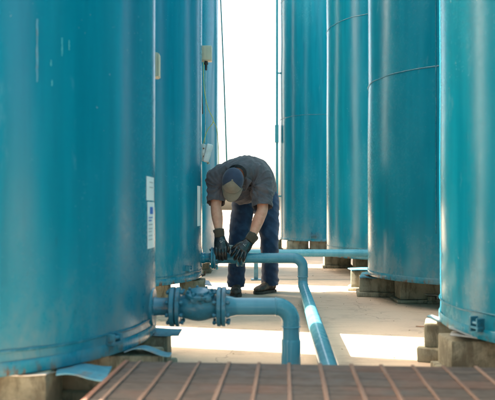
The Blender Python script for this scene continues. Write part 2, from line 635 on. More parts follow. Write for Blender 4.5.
# ------------------------------------------------------------ piers and shim plates
def pier(x0, x1, yf, depth, h, label, pad=.06, padx=.03, rz=0):
    cx = (x0 + x1) / 2
    t = thing('concrete_pier', label, 'pier', (cx, yf + depth / 2, 0), rz, 'concrete piers under the tanks')
    bm = BM()
    add_box(bm, (0, 0, pad + (h - pad) / 2), (x1 - x0, depth, h - pad), None, .008, 2)
    bmesh.ops.subdivide_edges(bm, edges=[e for e in bm.edges if e.calc_length() > .08], cuts=5, use_grid_fill=True)
    for v in bm.verts:
        q = v.co * 9 + Vector((cx * 7, yf * 5, 0))
        v.co += noise.noise_vector(q) * .004
    obj('block', bm, M['pier'], t, True, angle=40)
    bm = BM()
    add_box(bm, (0, 0, pad / 2), (x1 - x0 + 2 * padx, depth + 2 * padx, pad), None, .008, 2)
    bmesh.ops.subdivide_edges(bm, edges=[e for e in bm.edges if e.calc_length() > .08], cuts=5, use_grid_fill=True)
    for v in bm.verts:
        if v.co.z > .01:
            v.co += noise.noise_vector(v.co * 14 + Vector((cx * 3, yf, 5))) * .007
    obj('footing', bm, M['pier'], t, True, angle=40)
    return t


def plate(pts, th, label, m='sheet', curl=0.0):
    """bent sheet: four corner points (near-left, near-right, far-right, far-left), curled along its length"""
    a, b, c, d = [Vector(p) for p in pts]
    o = (a + b + c + d) / 4
    bm = BM()
    n, k = 10, 4
    g = []
    for i in range(n + 1):
        u = i / n
        row = []
        for j in range(k + 1):
            v = j / k
            p = (a.lerp(b, u)).lerp(d.lerp(c, u), v)
            p = p + Vector((0, 0, curl * math.sin(u * PI * 1.5) + .002 * math.sin(v * 5 + u * 7)))
            row.append(bm.verts.new(p - o))
        g.append(row)
    for i in range(n):
        for j in range(k):
            bm.faces.new((g[i][j], g[i + 1][j], g[i + 1][j + 1], g[i][j + 1]))
    bmesh.ops.recalc_face_normals(bm, faces=bm.faces[:])
    ext = bmesh.ops.extrude_face_region(bm, geom=bm.faces[:])
    for v in ext['geom']:
        if isinstance(v, bmesh.types.BMVert):
            v.co.z -= th
    bmesh.ops.recalc_face_normals(bm, faces=bm.faces[:])
    return tag(obj('shim_plate', bm, M[m], None, True, loc=o, angle=30), label, 'metal plate', 'metal plates between piers and tanks')


PH = .198
# left front tank
pier(-1.45, -.742, 2.21, .20, .214, 'broad pier under the front of the left front tank, at the lower left corner', .05)
pier(-.80, -.380, 2.56, .17, PH, 'pier under the left front tank, just behind the brown platform corner', .05)
pier(-.80, -.395, 2.95, .17, PH, 'pier under the left front tank, closest below the flanged nozzle', .05)
pier(-1.45, -.90, 3.55, .17, PH, 'pier under the hidden rear of the left front tank', .05)
plate([P(56, 374.5, 2.19), P(105, 379, 2.19), P(112, 364, 2.38), P(58, 365.5, 2.38)], .004, 'pale blue sheet with drooping corner on the lower left pier', curl=.007)
plate([P(-20, 375.5, 2.20), P(46, 374.2, 2.20), P(60, 369.5, 2.33), P(10, 370, 2.33)], .004, 'grey plate flat on the lower left pier beneath the blue sheet', 'galv')
plate([P(124, 351.8, 2.545), P(170, 352.6, 2.545), P(172, 348.5, 2.66), P(128, 349.5, 2.66)], .004, 'arched pale blue sheet on the pier beside the platform corner', curl=.016)
plate([(-.62, 2.93, .216), (-.335, 2.93, .208), (-.335, 3.08, .212), (-.62, 3.08, .220)], .005, 'pale sheet below the valve nozzle, topmost of the sheets by the front tank', 'sheet')
# second left tank
pier(-.78, -.655, 4.96, .18, PH, 'narrow pier under the second left tank, seen left of the check valve bonnet', .05)
pier(-.60, -.385, 5.30, .20, PH, 'pier under the second left tank, behind the check valve bonnet', .05)
pier(-1.9, -1.1, 6.0, .25, PH, 'pier under the hidden rear of the second left tank', .05)
plate([(-.66, 5.28, .216), P(212, 285, 5.45), P(209, 280, 5.62), (-.66, 5.52, .222)], .006, 'pale sheet poking out under the second left tank near the worker', 'sheet', .004)
bm = BM()
add_box(bm, (0, 0, 0), (.05, .06, .012), Matrix.Rotation(rad(-24), 4, 'Y'), .002)
add_box(bm, (.022, 0, .022), (.01, .055, .04), None, .002)
tag(obj('rusty_bracket', bm, M['rust'], None, False, loc=P(202.5, 275.5, 5.5)), 'small rusty angle bracket under the second left tank, beside the pipe nozzle', 'bracket')
pier(-1.2, -.5, 7.8, .25, PH, 'pier under the third left tank, behind the worker', .05)
# right front tank
pier(.985, 1.25, 3.21, .2, PH, 'narrow pier with crumbled footing under the left side of the right front tank', .075, .035, rad(-19))
pier(.965, 2.2, 2.84, .2, PH, 'wide pier under the front of the right front tank, at the right edge', .05)
pier(1.3, 2.2, 3.6, .2, PH, 'pier under the hidden rear of the right front tank', .05)
plate([P(427, 316, 3.19), P(446, 323.5, 3.22), P(448, 320, 3.40), P(432, 314, 3.40)], .005, 'white tipped up plate left of the right front tank foot', 'galv', -.004)
plate([P(450, 334.5, 2.82), (1.24, 2.80, .206), (1.24, 3.0, .212), P(452, 330.5, 2.98)], .006, 'grey plate on the wide pier at the right edge', 'galv')
plate([P(449, 328, 2.86), P(474, 336, 2.84), P(476, 335, 3.0), P(453, 327, 3.0)], .004, 'thin plate wedged above the grey one under the right front tank', 'galv')
# second right tank
pier(1.067, 1.38, 6.07, .2, .205, 'rearmost pier under the left side of the second right tank', .035, .03, rad(-11))
pier(1.075, 1.425, 5.66, .2, .185, 'middle pier with rusty top and wide footing under the second right tank', .045, .025, rad(-9))
pier(1.345, 2.1, 5.29, .2, .205, 'long pale pier under the front of the second right tank', .03)
plate([P(359.5, 277, 5.64), P(377, 277, 5.64), P(377, 272.5, 5.85), P(362, 272.0, 5.85)], .012, 'pale blue sheet on the middle pier under the second right tank', 'sheet', .004)
plate([(1.05, 6.05, .216), (1.40, 6.05, .222), (1.40, 6.28, .222), (1.05, 6.28, .216)], .008, 'pale sheet on the rearmost pier under the second right tank', 'sheet')
plate([(1.33, 5.27, .214), (2.1, 5.27, .218), (2.1, 5.49, .222), (1.33, 5.49, .217)], .006, 'grey plate on the long pier under the second right tank', 'galv')
bm = BM()
for i in range(5):
    add_box(bm, (-.14 + i * .06 + R.random() * .02, R.random() * .02, R.random() * .004), (.05, .09, .012), R.random() * .4, .002)
tag(obj('rusty_shims', bm, M['rust'], None, False, loc=(1.27, 5.70, .194)), 'row of rusty shims on the middle pier under the second right tank', 'shims')
# third right tank, farthest tank
pier(1.09, 1.46, 8.45, .22, .21, 'stained pier under the third right tank, below the pale pipe', .04)
pier(1.44, 2.2, 8.0, .22, .21, 'pale pier under the third right tank, right behind the second right tank', .04)
pier(.56, .70, 12.2, .25, .21, 'darkest small pier under the farthest tank, behind the worker leg', .03)
pier(.78, 1.20, 11.75, .25, .21, 'light pier under the middle of the farthest tank', .03)
pier(1.23, 1.75, 11.65, .25, .21, 'pier under the right part of the farthest tank', .03)

# small steel stand by the second right tank, thin bar by the right front one
t = thing('steel_stand', 'small loose steel stand with flat top beside the long pale pier', 'stand', P(431, 303.5, 5.26))
t.location.z = 0
bm = BM()
add_box(bm, (0, 0, .0125), (.075, .075, .025), None, .003)
add_box(bm, (0, 0, .045), (.055, .05, .04), None, .003)
obj('base', bm, M['pier'], t)
bm = BM()
add_box(bm, (0, 0, .079), (.105, .09, .006), Matrix.Rotation(rad(4), 4, 'Y'), .002)
add_box(bm, (.045, 0, .06), (.006, .088, .035), None, .002)
obj('top_plate', bm, M['galv'], t)
bm = BM()
add_tube(bm, [P(416, 326.3, 3.30), P(424, 326.6, 3.3), P(436, 327.2, 3.3)], .0035, 8)
tag(obj('steel_bar', bm, M['rust'], None, True), 'thin dark bar sticking out of the pier left of the right front tank', 'bar')


bm = BM()
for i in range(170):
    if i % 3:
        cx, cy = R.choice(((1.0, 3.1), (1.1, 5.6), (1.35, 5.2), (-.38, 2.9), (-.4, 5.3), (1.1, 8.3), (.5, 4.6), (.3, 5.2)))
        p = Vector((cx + R.gauss(0, .16), cy + R.gauss(0, .22), 0))
    else:
        p = Vector((R.uniform(-.5, 1.5), R.uniform(2.6, 9), 0))
    r_ = R.uniform(.002, .006) * (1.6 if R.random() < .08 else 1)
    mt = Matrix.Translation(p + Vector((0, 0, r_ * .35))) @ Matrix.Rotation(R.uniform(0, 6), 4, 'Z') @ Matrix.Diagonal((r_ * R.uniform(.7, 1.5), r_, r_ * .6, 1))
    bmesh.ops.create_icosphere(bm, subdivisions=1, radius=1, matrix=mt)
tag(obj('grit', bm, M['ground'], None), 'loose grit and small crumbs of concrete on the yard floor', 'grit', kind='stuff')


# ------------------------------------------------------------ pipes
def flange(bm, c, axis, r, th, bolts=8, rb=None, bolt_r=.009, hub=None):
    c = Vector(c)
    axis = Vector(axis).normalized()
    add_lathe(bm, c - axis * th / 2, axis, [(0, r - .004), (.003, r), (th - .003, r), (th, r - .004)], 40)


def bolt_ring(c, axis, rb, L, n, br, parent, start=0.0, m='valve'):
    c = Vector(c)
    axis = Vector(axis).normalized()
    u, v = frame_for(axis)
    for k in range(n):
        a = start + 2 * PI * k / n
        p = c + (u * math.cos(a) + v * math.sin(a)) * rb
        bm = BM()
        add_lathe(bm, p - axis * L / 2, axis, [(0, br * .6), (.004, br), (.014, br), (.0141, br * .62), (L - .0141, br * .62), (L - .014, br), (L - .004, br), (L, br * .6)], 6)
        obj('bolt', bm, M[m], parent)


ZP = .352                          # pipe axis height
YF = 2.91                          # front run
r0 = .0425
X = Vector((1, 0, 0))
xs = lambda px, D: (px - 247.5) * D / F
# nozzle on the front tank (part of that tank; local coords)
L1 = Vector((C1[0], C1[1], TB))
n0 = Vector((C1[0] + R1, YF, ZP))
fl1 = xs(173, YF)
bm = BM()
add_lathe(bm, n0 - X * .02 - L1, X, [(0, .092), (.020, .092), (.027, .088), (.028, .05)], 40)
obj('reinforcing_pad', bm, M['tank'], T1, True, angle=40)
bm = BM()
add_lathe(bm, n0 - L1, X, [(0, .046), (.026, .043), (.030, r0), (fl1 - n0.x - .012, r0)], 32)
nz = obj('nozzle', bm, M['valve'], T1, True, angle=40)
bm = BM()
flange(bm, Vector((fl1 - .0005, YF, ZP)) - L1, X, .096, .024)
obj('flange', bm, M['valve'], T1, True, angle=40)

# check valve
va = xs(178.4, YF)
vb = xs(219.2, YF)
t = thing('check_valve', 'bulky flanged teal check valve bolted to the left front tank', 'valve', (0, 0, 0))
t.location = ((va + vb) / 2, YF, ZP)
lv = Vector(t.location)
bm = BM()
mid = (va + vb) / 2
hl = (vb - va) / 2
prof = [(0, .05), (.012, .05), (.02, .054), (hl - .055, .060), (hl - .03, .068), (hl, .071), (hl + .03, .068), (hl + .055, .060), (2 * hl - .02, .054), (2 * hl - .012, .05), (2 * hl, .05)]
add_lathe(bm, Vector((va, YF, ZP)) - lv, X, prof, 36)
obj('body', bm, M['valve'], t, True, angle=50)
for fx in (va, vb):
    bm = BM()
    flange(bm, Vector((fx, YF, ZP)) - lv, X, .096, .022)
    obj('flange', bm, M['valve'], t, True, angle=40)
for gx in ((fl1 + va) / 2, vb + .0115):
    bm = BM()
    add_lathe(bm, Vector((gx - .0015, YF, ZP)) - lv, X, [(0, .084), (.003, .084)], 32)
    obj('gasket', bm, M['black'], t, True, angle=40)
# bonnet: tilted neck, cover disc, cap on top
bx = Vector((.006, -.006, .014))
up = Vector((.02, -.22, 1)).normalized()
bm = BM()
add_lathe(bm, bx, up, [(0, .060), (.030, .058), (.036, .052), (.042, .052)], 32)
obj('bonnet_neck', bm, M['valve'], t, True, angle=40)
bm = BM()
add_lathe(bm, bx + up * .0425, up, [(0, .069), (.002, .071), (.014, .071), (.017, .068)], 36)
bn = obj('bonnet', bm, M['valve'], t, True, angle=40)
bm = BM()
add_lathe(bm, bx + up * .0597, up, [(0, .045), (.010, .043), (.013, .036), (.014, .01)], 28)
obj('bonnet_cap', bm, M['valve'], t, True, angle=40)
bolt_ring(bx + up * .050, up, .059, .045, 8, .0085, t, .3)
# hinge pin plug facing the camera
for dx, dz, rr_ in ((-.016, .052, .017), (.048, .056, .013)):
    bm = BM()
    add_lathe(bm, (dx, -.045, dz - .01), (0, -1, .1), [(0, rr_ + .004), (.022, rr_ + .004), (.0225, rr_), (.030, rr_), (.033, rr_ * .6)], 8)
    obj('plug', bm, M['valve'], t, True, angle=30)
bolt_ring(Vector(((fl1 + va) / 2, YF, ZP)) - lv, X, .078, .085, 8, .0105, t, PI / 8)
bolt_ring(Vector((vb + .0115, YF, ZP)) - lv, X, .078, .085, 8, .0105, t, PI / 8)

# front elbow pipe
pv = .211
rb_ = .072
t = thing('water_pipe', 'short thick pipe bending down from the check valve in the foreground', 'pipe', (pv, YF, 0), 0, 'teal water pipes')
lo = Vector(t.location)
px0 = vb + .0235
bm = BM()
flange(bm, Vector((px0, YF, ZP)) - lo, X, .096, .022)
obj('flange', bm, M['valve'], t, True, angle=40)
ex = pv - rb_
bm = BM()
add_lathe(bm, Vector((px0 + .011, YF, ZP)) - lo, X, [(0, .055), (.012, .052), (.045, r0 + .001), (.05, r0), (ex - px0 - .011, r0)], 32, True)
obj('run', bm, M['pipe'], t, True, angle=40)
bm = BM()
ec = Vector((ex, YF, ZP - rb_)) - lo
add_tube(bm, [ec + Vector((-.004, 0, rb_))] + arc(ec, (0, 0, 1), (1, 0, 0), rb_, 12) + [ec + Vector((rb_, 0, -.025))], r0 + .0012, 32)
obj('elbow', bm, M['pipe'], t, True, angle=40)
bm = BM()
for q in (ec + Vector((-.002, 0, rb_)),):
    add_lathe(bm, q - X * .004, X, [(0, r0 + .001), (.002, r0 + .0038), (.006, r0 + .0038), (.008, r0 + .001)], 32)
add_lathe(bm, ec + Vector((rb_, 0, -.029)), (0, 0, 1), [(0, r0 + .001), (.002, r0 + .0038), (.006, r0 + .0038), (.008, r0 + .001)], 32)
obj('weld_bead', bm, M['pipe'], t, True, angle=40)
bm = BM()
add_lathe(bm, (0, 0, 0), (0, 0, 1), [(0, .047), (.185, .047), (.192, .0445), (.196, r0)], 32)
obj('sleeve', bm, M['pipe'], t, True, angle=40)
bm = BM()
add_lathe(bm, (0, 0, .19), (0, 0, 1), [(0, r0), (ZP - rb_ - .025 - .19, r0)], 32)
obj('riser', bm, M['pipe'], t, True, angle=40)

# pipe the worker holds + long run to the front
YM = 5.46
t = thing('water_pipe', 'long pipe from under the worker hands, turning and running to the foreground', 'pipe', (.52, YM, 0), 0, 'teal water pipes')
lo = Vector(t.location)
ZM = CAM_H - (258 - 210) * YM / F
rm = .046
xa = xs(213.6, YM)
xe = xs(302.8, YM)
rbm = .088
L2 = Vector((C2[0], C2[1], TB))
bm = BM()
add_lathe(bm, Vector((C2[0] + R2 - .02, YM, ZM)) - L2, X, [(0, .085), (.024, .085), (.028, .05), (.05, .048), (.055, .043), (xa - C2[0] - R2 + .01 - .002, .043)], 32)
obj('nozzle', bm, M['tank'], T2, True, angle=40)
bm = BM()
flange(bm, Vector((xa - .012, YM, ZM)) - L2, X, .100, .022)
obj('flange', bm, M['tank'], T2, True, angle=40)
bm = BM()
flange(bm, Vector((xa + .0115, YM, ZM)) - lo, X, .100, .022)
obj('flange', bm, M['valve'], t, True, angle=40)
bolt_ring(Vector((xa, YM, ZM)) - lo, X, .080, .075, 8, .010, t, .2)
xu = xs(240, YM)
bm = BM()
add_lathe(bm, Vector((xa + .023, YM, ZM)) - lo, X, [(0, .056), (.02, .052), (.03, .048), (.13, .048), (.135, .052), (xu - xa - .035, .052), (xu - xa - .034, .046)], 32)
obj('valve_body', bm, M['valve'], t, True, angle=40)
for dx in (-.018, .019):
    bm = BM()
    flange(bm, Vector((xu + dx, YM, ZM)) - lo, X, .078, .020)
    obj('flange', bm, M['valve'], t, True, angle=40)
bolt_ring(Vector((xu, YM, ZM)) - lo, X, .062, .072, 6, .008, t, .1)
bm = BM()
stem = P(230, 252, YM - .02)
add_tube(bm, [stem - lo - Vector((0, 0, .03)), stem - lo + Vector((0, 0, .05))], .012, 10)
add_box(bm, stem - lo + Vector((0, -.004, .056)), (.05, .02, .014), rad(20), .003)
obj('bleed_valve', bm, M['galv'], t, True, angle=35)
bm = BM()
add_lathe(bm, Vector((xu + .029, YM, ZM)) - lo, X, [(0, .052), (.02, .048), (.03, rm), (xe - rbm - xu - .029, rm)], 32)
obj('run', bm, M['pipe'], t, True, angle=40)
bm = BM()
ec = Vector((xe - rbm, YM, ZM - rbm)) - lo
zl = .140
add_tube(bm, [ec + Vector((-.004, 0, rbm))] + arc(ec, (0, 0, 1), (1, 0, 0), rbm, 12) + [Vector((xe - lo.x, 0, .215))], rm + .0012, 32)
obj('elbow', bm, M['pipe'], t, True, angle=40)
# mitred joint, then the long low run towards the camera
dirn = Vector((xs(327, 2.7) - xe, 2.7 - YM, 0)).normalized()
pend = Vector((xe, YM, zl)) + dirn * ((YM - 2.42) / -dirn.y)
rl = .043
bm = BM()
st = Vector((xe, YM, zl))
k = .05
bend = [Vector((xe, YM, .214)), Vector((xe, YM, zl + k))] + [
    Vector((xe, YM, zl + k)).lerp(st, s).lerp(st.lerp(st + dirn * k, s), s) for s in (.25, .5, .75)] + [st + dirn * k, st + dirn * (k + .02)]
add_tube(bm, [p - lo for p in bend], rl + .001, 32)
obj('elbow', bm, M['pipe'], t, True, angle=50)
bm = BM()
add_lathe(bm, Vector((xe, YM, .213)) - lo, (0, 0, -1), [(-.006, rm), (-.002, rm + .004), (.003, rm + .004), (.006, rl)], 32)
obj('weld_bead', bm, M['pipe'], t, True, angle=40)
bm = BM()
a_ = st + dirn * (k + .0205)
add_lathe(bm, a_ - lo, dirn, [(0, rl), (.006, rl + .003), (.010, rl), ((pend - a_).length, rl)], 32)
obj('run', bm, M['pipe'], t, True, angle=40)
bm = BM()
e2 = pend + dirn * .07 + Vector((0, 0, -.07))
add_tube(bm, [pend - lo, pend + dirn * .03 - lo, pend + dirn * .055 + Vector((0, 0, -.012)) - lo, pend + dirn * .07 + Vector((0, 0, -.045)) - lo, Vector((e2.x, e2.y, 0)) - lo], rl + .001, 32)
obj('elbow', bm, M['pipe'], t, True, angle=50)

# pale pipe behind the worker
YB = 7.05
ZB = CAM_H - (253 - 210) * YB / F
t = thing('water_pipe', 'pale straight pipe behind the worker, running past the right hand tanks', 'pipe', (.6, YB, 0), 0, 'teal water pipes')
lo = Vector(t.location)
bm = BM()
add_lathe(bm, Vector((-.02, YB, ZB)) - lo, X, [(0, .044), (2.3, .044)], 28)
obj('run', bm, M['pipe'], t, True, angle=40)
bm = BM()
add_lathe(bm, Vector((-.05, YB, ZB)) - lo, X, [(0, .056), (.004, .060), (.05, .060), (.054, .046)], 28)
obj('end_cap', bm, M['pipe'], t, True, angle=40)
t = thing('pipe_support', 'low teal post carrying the pale pipe behind the worker legs', 'support', (.10, YB, 0))
bm = BM()
add_box(bm, (0, 0, .006), (.12, .12, .012), None, .002)
obj('foot_plate', bm, M['valve'], t)
bm = BM()
add_box(bm, (0, 0, .012 + (ZB - .046 - .012) / 2), (.05, .05, ZB - .046 - .012 - .004), None, .003)
obj('post', bm, M['valve'], t)

# ------------------------------------------------------------ brown platform in front
DH = .24
ang = math.atan2(40.5, 600)          # boards run towards the vanishing point right of centre
t = thing('wooden_platform', 'low dark brown wooden platform with pale battens across the bottom of the picture', 'platform', (0, 2.285, 0), -ang)
Wl, Wr, Ln = -.455, 1.50, 1.3
y = 0.0
bw = .092
k = 0
while y > -Ln:
    bm = BM()
    x_l = Wl + R.uniform(-.002, .002)
    add_box(bm, ((x_l + Wr) / 2, y - bw / 2, DH - .013 - R.uniform(0, .0015)), (Wr - x_l, bw - .005, .022), Matrix.Rotation(R.uniform(-.004, .004), 4, 'X'), .0025, 2)
    b_ = obj('board', bm, M['board'], t)
    y -= bw
    k += 1
pitch = .1145
x = xs(138.7, 2.275)
while x < Wr:
    bm = BM()
    w = .0130 + R.uniform(-.0015, .0025)
    add_box(bm, (x + R.uniform(-.002, .002), -Ln / 2, DH - .0004), (w, Ln, .005), R.uniform(-.0015, .0015), .002, 2)
    bmesh.ops.subdivide_edges(bm, edges=[e for e in bm.edges if e.calc_length() > .5], cuts=20)
    for v in bm.verts:
        v.co.x += noise.noise(Vector((x * 9, v.co.y * 5, 1))) * .0022
    obj('batten', bm, M['batten'], t)
    x += pitch
bm = BM()
add_box(bm, (Wl - .011, -Ln / 2, DH - .02), (.018, Ln, .045), None, .003, 2)
obj('edge_board', bm, M['edge'], t)
for xx in (Wl + .12, .4, 1.2):
    bm = BM()
    add_box(bm, (xx, -Ln / 2, (DH - .027) / 2), (.09, Ln - .1, DH - .029), None, .004)
    obj('bearer', bm, M['board'], t)


# ------------------------------------------------------------ electrical bits
t = thing('junction_box', 'beige square junction box on the edge of the second left tank', 'electrical box', P(206.3, 54, 5.75))
bm = BM()
add_box(bm, (0, 0, 0), (.108, .085, .142), None, .006, 2)
obj('housing', bm, M['beige'], t, True, angle=35)
bm = BM()
add_box(bm, (.004, -.0455, 0), (.098, .008, .134), None, .003, 2)
obj('cover', bm, M['beige'], t, True, angle=35)
bm = BM()
add_lathe(bm, (-.002, 0, -.0715), (0, 0, -1), [(0, .016), (.012, .016), (.013, .02), (.03, .02), (.034, .013), (.085, .010)], 14)
obj('cable_gland', bm, M['black'], t, True, angle=35)
bm = BM()
add_box(bm, (-.0665, .01, 0), (.024, .05, .1), None, .002)
obj('mount', bm, M['rust'], t)
t = thing('light_fitting', 'white weatherproof fitting with tilted cover below the beige junction box', 'light fitting', P(205, 152.5, 5.75))
bm = BM()
add_box(bm, (-.022, 0, 0), (.05, .07, .16), Matrix.Rotation(rad(4), 4, 'Y'), .006, 2)
obj('back_box', bm, M['galv'], t, True, angle=35)
bm = BM()
add_box(bm, (.028, -.022, -.008), (.062, .055, .175), Matrix.Rotation(rad(14), 4, 'Y') @ Matrix.Rotation(rad(10), 4, 'Z'), .012, 3)
obj('cover', bm, M['white'], t, True, angle=35)
for zz in (-.04, .035):
    bm = BM()
    add_lathe(bm, (-.01, -.036, zz), (0, -1, 0), [(0, .008), (.006, .008), (.007, .004)], 10)
    obj('screw', bm, M['rust'], t, True, angle=35)
bm = BM()
add_lathe(bm, (.03, -.01, -.09), (.25, 0, -1), [(0, .014), (.02, .014), (.021, .009)], 10)
obj('gland', bm, M['beige'], t, True, angle=35)
t = thing('junction_box', 'slim beige box peeping out behind the right edge of the left front tank', 'electrical box', P(156.0, 66, 3.34))
bm = BM()
add_box(bm, (-.012, 0, 0), (.055, .07, .135), None, .005, 2)
obj('housing', bm, M['beige'], t, True, angle=35)
bm = BM()
add_box(bm, (.0182, 0, 0), (.005, .064, .128), None, .002)
obj('cover', bm, M['beige'], t, True, angle=35)


def smooth_path(keys, n=10):
    out = []
    for i in range(len(keys) - 1):
        p0 = keys[max(0, i - 1)]
        p1, p2 = keys[i], keys[i + 1]
        p3 = keys[min(len(keys) - 1, i + 2)]
        for j in range(n):
            s = j / n
            out.append(.5 * ((2 * p1) + (p2 - p0) * s + (2 * p0 - 5 * p1 + 4 * p2 - p3) * s * s + (3 * p1 - p0 - 3 * p2 + p3) * s ** 3))
    out.append(keys[-1])
    return out


def cable(keys, r, m, label, cat='cable', name='cable', seg=8):
    bm = BM()
    pts = smooth_path([Vector(k_) for k_ in keys])
    o = pts[-1].copy()
    add_tube(bm, [p - o for p in pts], r, seg)
    return tag(obj(name, bm, M[m], None, True, loc=o), label, cat)


cable([P(203.5, 62, 5.72), P(203.6, 75, 5.70), P(204.6, 92, 5.70), P(208, 108, 5.7), P(213.2, 121, 5.7), P(207.5, 130, 5.70), P(204.2, 140, 5.72), P(203.4, 146, 5.74)], .0038, 'yellow', 'thin yellow cable looping from the beige box to the white fitting')
cable([P(213.2, 121, 5.71), P(216.4, 128, 5.8), P(218, 142, 5.9), P(218.6, 165, 6.0), P(217.5, 200, 6.0)], .0035, 'yellow', 'thin yellow cable hanging from the loop down behind the worker')
cable([P(201.3, 60, 5.68), P(201.4, 85, 5.68), P(201.8, 100, 5.68), P(202.3, 114, 5.68)], .008, 'black', 'short black cable hanging down the edge of the second left tank')
cable([P(205.8, 71, 5.75), P(205.7, 100, 5.75), P(205.5, 118, 5.75), P(205.0, 143, 5.75)], .0045, 'galv', 'straight grey cable between the beige box and white fitting')
bm = BM()
p0, p1 = P(216.2, -90, 8.05), P(227.8, 196, 7.75)
add_tube(bm, [p0.lerp(p1, s / 12) - p1 + Vector((.012 * math.sin(s / 12 * PI), 0, 0)) for s in range(13)], .009, 8)
tag(obj('cable', bm, M['green'], None, True, loc=p1), 'dark green cable hanging nearly straight against the bright sky behind the worker', 'cable')
bm = BM()
add_tube(bm, [Vector((0, 0, 0)), Vector((0, 0, 5.9))], .018, 10)
cd = xs(216.8, 8.3)
tag(obj('conduit', bm, M['conduit'], None, True, loc=(cd, 8.3, 0), angle=40), 'pale upright conduit along the third left tank', 'conduit')
t = thing('conduit', 'slim upright teal conduit at the left edge of the farthest tank', 'conduit', (xs(277, 12.2), 12.2, 0))
bm = BM()
add_tube(bm, [Vector((0, 0, 0)), Vector((0, 0, 5.9))], .026, 10)
obj('tube', bm, M['conduit'], t, True, angle=40)
bm = BM()
add_box(bm, (-.005, -.01, CAM_H + (210 - 134) * 12.2 / F), (.075, .08, .36), None, .008)
obj('switch_box', bm, M['conduit'], t)
for zz in (1.1, 3.6, 5.2):
    bm = BM()
    add_box(bm, (.05, 0, zz), (.11, .03, .03), None, .003)
    obj('clamp', bm, M['conduit'], t)


# ------------------------------------------------------------ the worker
def ell_loft(bm, stations, seg=28):
    """stations: (centre, tangent-ish normal, width vector, thickness vector) closed with rounded ends"""
    rings = []
    for (c, w, th) in stations:
        c, w, th = Vector(c), Vector(w), Vector(th)
        rings.append([bm.verts.new(c + w * math.cos(2 * PI * k / seg) + th * math.sin(2 * PI * k / seg)) for k in range(seg)])
    for i in range(len(rings) - 1):
        for k in range(seg):
            bm.faces.new((rings[i][k], rings[i][(k + 1) % seg], rings[i + 1][(k + 1) % seg], rings[i + 1][k]))
    bm.faces.new(list(reversed(rings[0])))
    bm.faces.new(rings[-1])


def capsule(bm, pts, radii, seg=18, n=6):
    """tube through key points with interpolated radii and rounded ends"""
    keys = [Vector(p) for p in pts]
    if len(keys) > 2:
        P_ = smooth_path(keys, n)
        Rr = []
        for i in range(len(keys) - 1):
            for j in range(n):
                s = j / n
                s = s * s * (3 - 2 * s)
                Rr.append(radii[i] * (1 - s) + radii[i + 1] * s)
        Rr.append(radii[-1])
    else:
        P_ = [keys[0].lerp(keys[1], j / n) for j in range(n + 1)]
        Rr = [radii[0] + (radii[1] - radii[0]) * j / n for j in range(n + 1)]
    d0 = (P_[0] - P_[1]).normalized()
    d1 = (P_[-1] - P_[-2]).normalized()
    pre, prr, post, por = [], [], [], []
    for a in (80, 60, 35, 15):
        pre.append(P_[0] + d0 * Rr[0] * math.sin(rad(a)))
        prr.append(Rr[0] * math.cos(rad(a)))
    for a in (15, 35, 60, 80):
        post.append(P_[-1] + d1 * Rr[-1] * math.sin(rad(a)))
        por.append(Rr[-1] * math.cos(rad(a)))
    add_tube(bm, pre + P_ + post, prr + Rr + por, seg)


def ellipsoid(bm, c, ax, ay, az, seg=24, rings=14):
    mtx = Matrix(((ax.x, ay.x, az.x, c.x), (ax.y, ay.y, az.y, c.y), (ax.z, ay.z, az.z, c.z), (0, 0, 0, 1)))
    bmesh.ops.create_uvsphere(bm, u_segments=seg, v_segments=rings, radius=1, matrix=mtx)


def fuse(bm, voxel, smooth=6, factor=.5, fn=None):
    """union of overlapping lumps -> one continuous skin"""
    bmesh.ops.recalc_face_normals(bm, faces=bm.faces[:])
    me = bpy.data.meshes.new('tmp')
    bm.to_mesh(me)
    bm.free()
    o = bpy.data.objects.new('tmp', me)
    COL.objects.link(o)
    md = o.modifiers.new('r', 'REMESH')
    md.mode = 'VOXEL'
    md.voxel_size = voxel
    ms = o.modifiers.new('s', 'SMOOTH')
    ms.factor = factor
    ms.iterations = smooth
    dg = bpy.context.evaluated_depsgraph_get()
    dg.update()
    ev = o.evaluated_get(dg)
    b2 = bmesh.new()
    b2.from_mesh(ev.to_mesh())
    ev.to_mesh_clear()
    bpy.data.objects.remove(o)
    bpy.data.meshes.remove(me)
    if fn:
        b2.normal_update()
        offs = [fn(v.co, v.normal) for v in b2.verts]
        for v, d in zip(b2.verts, offs):
            v.co += v.normal * d
    return b2


def cut(bm, p, n):
    """remove what lies on the +n side of a plane"""
    bmesh.ops.bisect_plane(bm, geom=bm.verts[:] + bm.edges[:] + bm.faces[:], plane_co=p, plane_no=n, clear_outer=True)


def thicken(bm, th):
    ext = bmesh.ops.solidify(bm, geom=bm.faces[:], thickness=th)


